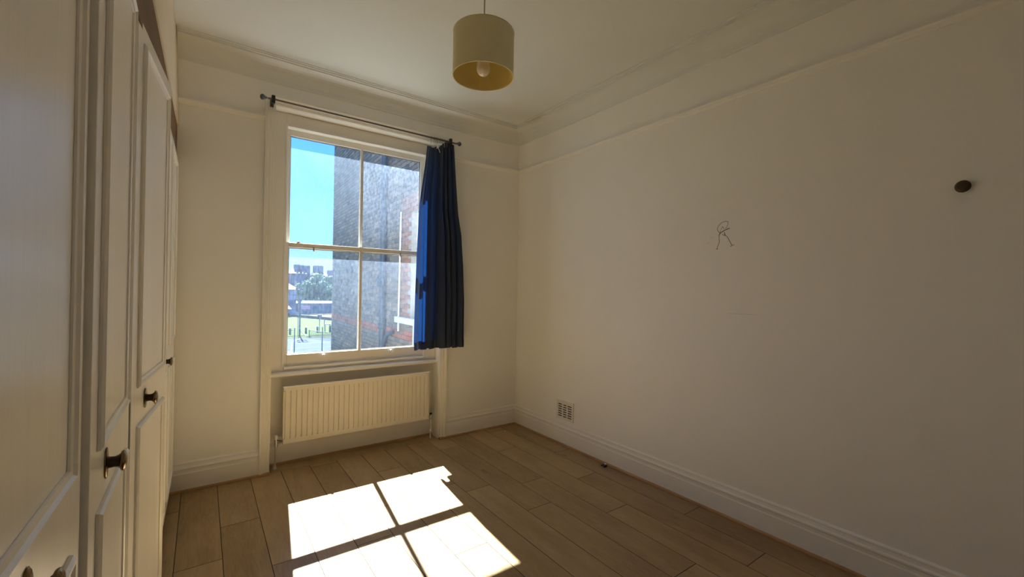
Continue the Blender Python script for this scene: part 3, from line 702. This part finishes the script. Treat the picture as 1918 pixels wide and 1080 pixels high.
# window in the wing
def wpart(name, mt, *bs):
    mb = MB()
    for b in bs: wbox(mb, *b)
    return mb.build(name, mt, wg)
wpart('wing_sill', M['stone'], (wy0-.1, 7.14, .875, .968, -.09, .05))
wpart('sill_apron', M['stone'], (wy0, 6.50, -.2, .872, -.012, -.004))
wf = wpart('window_frame', M['white'], (wy1-.10, wy1-.002, wz0, wz1, .10, .18), (wy0, wy0+.1, wz0, wz1, .10, .18), (wy0+.1, wy1-.10, wz1-.09, wz1, .10, .18), (wy0+.1, wy1-.10, wz0, wz0+.09, .10, .18), (wy0+.1, wy1-.10, 1.80, 1.86, .11, .17), (6.03, 6.07, wz0+.09, wz1-.09, .11, .17))
mb = MB(); wbox(mb, wy0+.1, wy1-.10, wz0+.09, wz1-.09, .14, .145); mb.build('pane', M['farpane'], wf)
wpart('vent_grille', M['pipe'], *[(8.07, 8.37, 1.49+k*.033, 1.505+k*.033, -.02, -.004) for k in range(6)], (8.07, 8.37, 1.485, 1.69, -.005, -.003))
px = WXf(7.84)-.075
MB().tube([(px, 7.84, G), (px, 7.84, WT)], .055, 12).build('drainpipe', M['pipe'], wg)
for z in (-2.2, -.4, .70, 2.5, 4.3): MB().lathe([(0, .056), (0, .072), (.10, .072), (.10, .056)], (px, 7.84, z), (0, 0, 1), 12).build('pipe_collar', M['pipe'], wg)
MB().tube([(px, 7.84, .30), (px-.01, 7.55, .62), (px+.03, 7.35, .68)], .035, 8).build('branch_pipe', M['pipe'], wg)
MB().tube([(WXf(7.05)-.03, 7.10, .72), (WXf(7.05)-.03, 7.06, 2.75)], .016, 8).build('overflow_pipe', M['white'], wg)
MB().tube([(px+.02, 7.84, 4.1), (px+.02, 7.25, 4.75), (px+.02, 6.6, 5.2)], .03, 8).build('branch_pipe', M['pipe'], wg)

# facade of our own house under and beside the window, and its stone sill
tag(sl.build('window_sill', M['stone']), 'pale stone sill outside the sash window', 'sill')
tag(MB().lathe([(0, 0), (0, .020), (.010, .022), (.022, .014), (.028, 0)], (.735, 4.15, .790), (0, 0, 1), 10).build('sill_stud', M['black']), 'small dark stud on the sill outside the lower left pane', 'stud')
fc = MB(); fc.box(X0-.2, 2.685, 4.151, 4.22, G, -.021); fc.box(X0-3, OX0-.05, 4.151, 4.153, -.02, 6)
tag(fc.build('house_facade', M['mortar'], origin=(0, 4.2, G)), 'plain outer wall of the house below the window', 'building')

# ------------------------------------------------------------------ grounds
st(box(-60, 260, 4.3, 420, G-.5, G-.06).build('ground', M['ground']))
def quad(name, pts, z, mt, h=.03):
    return MB().hexa([(x, y, z) for x, y in pts], [(x, y, z+h) for x, y in pts]).build(name, mt)
crt = quad('tennis_court', [(-10, 30), (40, 24), (40, 60.5), (24, 66.5), (-10, 69.5)], G-.05, M['court'], .05)
tag(crt, 'pale blue hard tennis court below the window', 'court')
mk = MB()
def gline(a, b, wd_=.10):
    A, B = Vector((*a, 0)), Vector((*b, 0)); n_ = Vector((-(B-A).y, (B-A).x, 0)).normalized()*wd_/2
    mk.hexa([(*(A-n_).xy, G+.0005), (*(B-n_).xy, G+.0005), (*(B+n_).xy, G+.0005), (*(A+n_).xy, G+.0005)], [(*(A-n_).xy, G+.01), (*(B-n_).xy, G+.01), (*(B+n_).xy, G+.01), (*(A+n_).xy, G+.01)])
gline((2, 54.0), (9.6, 55.2)); gline((9.6, 55.2), (20, 53.2)); gline((7.6, 50), (9.6, 62)); gline((9.6, 62), (11.5, 66.5)); gline((5, 60.5), (25, 57.5)); gline((13, 48), (17.5, 66))
mk.build('court_lines', M['line'], crt)
grn = quad('bowling_green', [(-5, 70.5), (24.5, 69.0), (33, 80), (22.9, 98), (17.4, 115.5), (0, 119)], G-.05, M['grass'], .05)
tag(grn, 'bright green mown lawn beyond the tennis court', 'lawn')
cly = quad('clay_court', [(19.3, 113.6), (25.0, 98.0), (40, 104), (40, 127.5), (21.0, 120.6)], G-.05, M['clay'], .04)
tag(cly, 'orange clay court behind the lawn', 'court')
for t in (.2, .45, .7, .9):
    x = 20.6+t*8.4; y = 121.6+t*4.6
    MB().tube([(x-1.2, y-8, G), (x-1.2, y-8, G+1.1)], .04, 6).build('court_post', M['line'], cly)
hg = MB(); A = (18.35, 113.0); B = (24.0, 97.6)
hg.hexa([(A[0], A[1], G-.02), (B[0], B[1], G-.02), (B[0]+.5, B[1]+.2, G-.02), (A[0]+.5, A[1]+.2, G-.02)], [(A[0], A[1], G+.55), (B[0], B[1], G+.55), (B[0]+.5, B[1]+.2, G+.55), (A[0]+.5, A[1]+.2, G+.55)])
tag(hg.build('low_hedge', M['hedge']), 'low dark hedge between the lawn and the clay court', 'hedge')
# near court fence posts
nf = thing('court_fence', (9.6, 51.7, G), 'tall thin steel fence of two posts and a wire across the court', 'fence')
for x, y in ((5.4, 51.3), (8.21, 51.55), (11.08, 51.82), (13.9, 52.1)): MB().tube([(x, y, G), (x, y, G+2.72)], .055, 8).build('post', M['steel'], nf)
MB().tube([(5.4, 51.3, G+2.66), (13.9, 52.1, G+2.70)], .016, 6).build('wire', M['steel'], nf)
# low rail fence at the lawn edge
rf = thing('rail_fence', (13, 72, G), 'low dark rail fence between the tennis court and the lawn', 'fence')
for x, y in ((8.5, 71.9), (10.85, 72.0), (13.15, 72.6), (14.96, 73.4), (17, 74)): box(x-.14, x+.14, y-.1, y+.1, G, G+.95).build('post', M['steel'], rf)
MB().tube([(8.5, 71.9, G+.62), (10.85, 72.0, G+.62), (11.3, 72.1, G+.62)], .05, 6).build('rail', M['steel'], rf)
# tennis net
tn = thing('tennis_net', (12.44, 66.3, G), 'dark tennis net with its post on the pale blue court', 'tennis net')
n0, n1 = Vector((12.44, 66.3, G)), Vector((16.3, 58.3, G))
MB().tube([n0, n0+Vector((0, 0, 1.12))], .06, 8).build('post', M['steel'], tn)
MB().tube([n1, n1+Vector((0, 0, 1.12))], .06, 8).build('post', M['steel'], tn)
z1 = Vector((0, 0, 1.05)); z0_ = Vector((0, 0, .05))
MB().add([n0+z0_, n1+z0_, n1+z1*.95, n0+z1], [(0, 1, 2, 3)]).build('netting', M['net'], tn)
MB().tube([n0+z1, n0.lerp(n1, .5)+z1*.88, n1+z1*.96], .045, 6).build('head_tape', M['steel'], tn)
# floodlight masts
fl = thing('floodlight_mast', (11.72, 69.0, G), 'tall thin floodlight mast with two lamp crossbars beside the court', 'floodlight')
MB().tube([(11.72, 69.4, G), (11.72, 69.4, 3.45)], [.13, .07], 8).build('mast', M['steel'], fl)
MB().tube([(11.72, 69.4, G+.9), (12.2, 67.4, G+.05), (12.9, 67.2, G+.02)], .06, 6).build('brace', M['steel'], fl)
for z in (3.35, .92):
    cb = MB(); cb.box(11.72-.55, 11.72+.55, 69.33, 69.47, z-.05, z+.05)
    cb.build('crossbar', M['steel'], fl)
    for dx in (-.48, 0, .48): box(11.72+dx-.16, 11.72+dx+.16, 69.1, 69.45, z+.06, z+.34).build('lamp_head', M['steel'], fl)
MB().tube([(11.45, 69.2, G), (11.45, 69.2, -2.4)], .045, 6).build('stay', M['steel'], fl)
f2 = thing('scoreboard_post', (15.65, 75.3, G), 'dark post with a box on top at the near edge of the lawn', 'post')
MB().tube([(15.65, 75.3, G), (15.65, 75.3, -3.4)], .06, 8).build('post', M['steel'], f2)
box(15.35, 15.95, 75.1, 75.5, -3.45, -3.05).build('head_box', M['steel'], f2)
uc = thing('umpire_chair', (16.35, 73.0, G), 'high dark umpire chair at the court edge beside the brick wing', 'chair')
for x, y in ((16.0, 72.8), (16.75, 72.8), (16.0, 73.5), (16.75, 73.5)): MB().tube([(x, y, G), (x, y, G+1.2)], .05, 6).build('leg', M['steel'], uc)
box(15.95, 16.8, 72.75, 73.55, G+1.2, G+1.3).build('seat', M['steel'], uc)
MB().tube([(16.0, 73.5, G+1.2), (16.0, 73.5, G+2.1)], .06, 6).build('backrest', M['steel'], uc)
# windbreak fence behind the clay court
wb = thing('windbreak_fence', (25, 125, G), 'dark blue windbreak fence along the back of the clay court', 'fence')
for i in range(12):
    xa = 20.2+i*1.35; ya = 122.2+i*.62
    MB().hexa([(xa, ya, G), (xa+1.3, ya+.6, G), (xa+1.3, ya+.7, G), (xa, ya+.1, G)], [(xa, ya, -3.02), (xa+1.3, ya+.6, -3.05), (xa+1.3, ya+.7, -3.05), (xa, ya+.1, -3.02)]).build('screen_panel', M['screen'], wb)
    MB().tube([(xa-.03, ya, G), (xa-.03, ya, -2.9)], .05, 6).build('post', M['steel'], wb)
sg = box(20.3, 22.9, 121.4, 121.5, -4.35, -3.5).build('banner', mat('banner_cloth', (.62, .42, .46), .8, .1, 2)); tag(sg, 'pale pink banner hung on the windbreak fence left end', 'banner')
mr_ = thing('marquee', (24.5, 131, G), 'long low white shed roof behind the windbreak fence', 'shed')
MB().add([(20.2, 130, -3.05), (31, 130, -3.15), (31, 131.2, -2.5), (20.2, 131.2, -2.4), (20.2, 132.4, -3.05), (31, 132.4, -3.15)], [(0, 1, 2, 3), (3, 2, 5, 4)]).build('roof', M['farwhite'], mr_)
MB().add([(20.2, 130, -3.05), (31, 130, -3.15), (31, 130, G), (20.2, 130, G), (20.2, 132.4, -3.05), (31, 132.4, -3.15), (31, 132.4, G), (20.2, 132.4, G)], [(0, 1, 2, 3), (4, 5, 6, 7), (0, 3, 7, 4), (1, 2, 6, 5)]).build('wall', M['hedge'], mr_)
# pavilion
pv = thing('pavilion', (13, 120, G), 'half-timbered two storey pavilion with slate roof at the lawn corner', 'building')
pa, pb_, pf, pk = 9.0, 19.25, 119.6, 127
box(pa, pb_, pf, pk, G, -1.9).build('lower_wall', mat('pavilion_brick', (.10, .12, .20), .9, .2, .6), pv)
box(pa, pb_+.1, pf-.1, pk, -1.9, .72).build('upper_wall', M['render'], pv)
tb = MB()
for x in (17.1, 17.8, 18.55, 19.25): tb.box(x-.05, x+.05, pf-.16, pf-.1, -1.9, .7)
tb.box(pa, 19.3, pf-.16, pf-.1, -.75, -.64); tb.box(pa, 19.3, pf-.16, pf-.1, -1.95, -1.85)
tb.build('timber_framing', M['steel'], pv)
for x in (17.25, 17.9):
    wv = box(x, x+.5, pf-.15, pf-.101, -.45, .42).build('window', M['pipe'], pv)
    box(x+.04, x+.23, pf-.17, pf-.151, -.38, .36).build('pane', M['farpane'], wv); box(x+.27, x+.46, pf-.17, pf-.151, -.38, .36).build('pane', M['farpane'], wv)
MB().add([(pa-.5, pf-.5, .70), (pb_+.75, pf-.5, .70), (pb_+.75, pk+.5, .70), (pa-.5, pk+.5, .70), (11, 123.3, 4.1), (15.0, 123.3, 4.1)], [(0, 1, 5, 4), (1, 2, 5), (2, 3, 4, 5), (3, 0, 4), (0, 3, 2, 1)]).build('roof', M['slate'], pv)
MB().add([(13, 113.8, -3.9), (17.4, 113.8, -3.9), (17.0, 115.2, -3.2), (13, 115.2, -3.2), (13, 116.2, -3.9), (17.4, 116.2, -3.9)], [(0, 1, 2, 3), (3, 2, 5, 4), (1, 5, 2)]).build('porch_roof', M['farwhite'], pv)
box(13, 16.6, 114.2, 116.2, G, -3.95).build('porch', M['render'], pv)
cr_ = thing('parked_car', (18.1, 118, G), 'silver car parked beside the pavilion', 'car')
cb = MB(); cb.hexa([(17.2, 114.9, G+.3), (19.1, 115.2, G+.3), (18.8, 119.2, G+.3), (16.9, 118.9, G+.3)], [(17.2, 114.9, G+.9), (19.1, 115.2, G+.9), (18.8, 119.2, G+.95), (16.9, 118.9, G+.95)])
cb.build('body', M['carpaint'], cr_, bevel=.12)
cb = MB(); cb.hexa([(17.3, 115.9, G+.9), (18.9, 116.1, G+.9), (18.7, 118.9, G+.9), (17.1, 118.7, G+.9)], [(17.5, 116.6, G+1.45), (18.7, 116.8, G+1.45), (18.5, 118.4, G+1.45), (17.3, 118.2, G+1.45)])
cb.build('cabin', M['farpane'], cr_, bevel=.1)
for x, y in ((17.25, 115.7), (18.95, 116.0), (17.0, 118.1), (18.75, 118.4)):
    MB().lathe([(-.1, 0), (-.1, .33), (.1, .33), (.1, 0)], (x, y, G+.33), (1, .08, 0), 14).build('wheel', M['black'], cr_)

# trees
def tree(name, c, rx, ry, rz, base, n, mats, label, seed, leaf=.45, hang=0):
    r = random.Random(seed); t = thing(name, (c[0], c[1], base), label, 'tree', 'trees beyond the courts')
    tk = MB(); tk.tube([(c[0], c[1], base), (c[0]+.1, c[1], (base+c[2])/2), (c[0], c[1], c[2])], [rx*.07, rx*.05, rx*.03], 8)
    for k in range(7):
        a = r.random()*6.28; tk.tube([(c[0], c[1], base+(c[2]-base)*(.4+.08*k)), (c[0]+rx*.6*cos(a), c[1]+ry*.6*sin(a), c[2]+rz*(r.random()-.2)*.7)], [rx*.03, rx*.008], 6)
    tk.build('trunk', M['bark'], t)
    fb = MB(); lobes = []
    for k in range(26):
        a, e = r.random()*6.28, math.asin(r.random()*2-1); q = .55+.3*r.random()
        lobes.append((Vector((cos(a)*cos(e)*q*rx, sin(a)*cos(e)*q*ry, sin(e)*q*rz)), (.28+.18*r.random())*min(rx, rz)))
    for i in range(n):
        lc, lr = lobes[r.randrange(26)]; d = Vector((r.gauss(0, 1), r.gauss(0, 1), r.gauss(0, 1))).normalized()
        p = Vector(c)+lc+d*lr*(.75+.3*r.random()); s_ = leaf*(.5+r.random())
        u = Vector((r.gauss(0, 1), r.gauss(0, 1), r.gauss(0, 1))).normalized(); v = (u.cross(d)).normalized(); u = (u+d*.2).normalized()
        h_ = Vector((0, 0, -s_*hang))
        fb.add([p-u*s_*.5, p+v*s_*.3+h_*.5, p+u*s_*.5+h_, p-v*s_*.3+h_*.5], [(0, 1, 2, 3)])
    f = fb.build('foliage', mats, t)
    # dark inner mass so the crown does not read as confetti
    inner = MB()
    for lc, lr in lobes:
        inner.lathe([(-lr*.72, 0), (-lr*.5, lr*.52), (0, lr*.72), (lr*.5, lr*.52), (lr*.72, 0)], Vector(c)+lc, (0, 0, 1), 8)
    inner.build('inner_foliage', mats, t)
    return t
tree('willow_tree', (28.0, 139, 1.1), 4.1, 3.9, 4.6, G, 5200, M['leafA'], 'large blue-green willow tree in front of the terraced houses', 11, .55, .6)
tree('broadleaf_tree', (22.4, 135.3, -.2), 2.1, 1.9, 2.6, G, 1600, M['leafB'], 'smaller yellow-green tree left of the big willow', 12, .45)
tree('broadleaf_tree', (34.0, 148, .5), 3.2, 3.0, 5.4, G, 2200, M['leafA'], 'blue-green tree partly hidden behind the brick wing', 13, .55)
sh = MB(); r = random.Random(5)
tree('shrub', (30, 134.0, -2.3), 3.4, .9, 1.1, G, 1500, M['leafB'], 'row of yellow-green shrubs at the foot of the willow', 14, .4)
bpy.data.objects['shrub']['category'] = 'shrub'; del bpy.data.objects['shrub']['group']

# terraced houses far behind
def terrace(x0, x1, y, zt, stacks, label, gable=None, sd=1):
    t = thing('terraced_house', ((x0+x1)/2, y, G), label, 'house', 'far terraced houses')
    box(x0, x1, y, y+10, G, zt-2.2).build('wall', M['farbrick_hazed'], t)
    MB().add([(x0-.3, y-.4, zt-2.3), (x1+.3, y-.4, zt-2.3), (x1+.3, y+10.4, zt-2.3), (x0-.3, y+10.4, zt-2.3), (x0+.6, y+5, zt), (x1-.6, y+5, zt)], [(0, 1, 5, 4), (1, 2, 5), (2, 3, 4, 5), (3, 0, 4), (0, 3, 2, 1)]).build('roof', M['slate'], t)
    for sx, h in stacks:
        ck = box(sx-1.1, sx+1.1, y+3.5, y+5.5, zt-2.5, zt+h).build('chimney', M['farbrick_hazed'], t)
        for k in (-.8, -.3, .3, .8): MB().lathe([(0, .16), (.40, .13), (.41, 0)], (sx+k, y+4.5, zt+h), (0, 0, 1), 8).build('chimney_pot', M['farbrick_hazed'], ck)
    n = max(1, int((x1-x0)/2.6))
    for i in range(n):
        x = x0+(i+.5)*(x1-x0)/n
        for z in (G+1.2, G+4.6, G+8.0, G+11.2):
            if z+1.8 < zt-2.3:
                wv = box(x-.55, x+.55, y-.12, y-.02, z, z+1.8).build('window', M['farwhite'], t); box(x-.45, x+.45, y-.16, y-.121, z+.1, z+1.7).build('pane', M['farpane'], wv)
    return t
terrace(24.0, 30.0, 200, 9.3, ((28.6, .9),), 'tall dark terraced house at the far left behind the pavilion')
terrace(30.9, 36.3, 203, 9.4, ((33.4, 1.5), (35.2, 1.4)), 'dark terraced house with two chimney stacks above the small tree')
terrace(36.7, 39.4, 206, 6.6, ((38.1, 4.2),), 'terraced house with a single tall chimney behind the willow')
terrace(39.9, 44.3, 204, 8.9, ((41.4, 2.0), (43.2, 2.0)), 'terraced house with a broad chimney stack above the willow')
terrace(44.9, 54, 204, 7.4, ((47.4, 1.6),), 'terraced house at the far right by the brick wing')
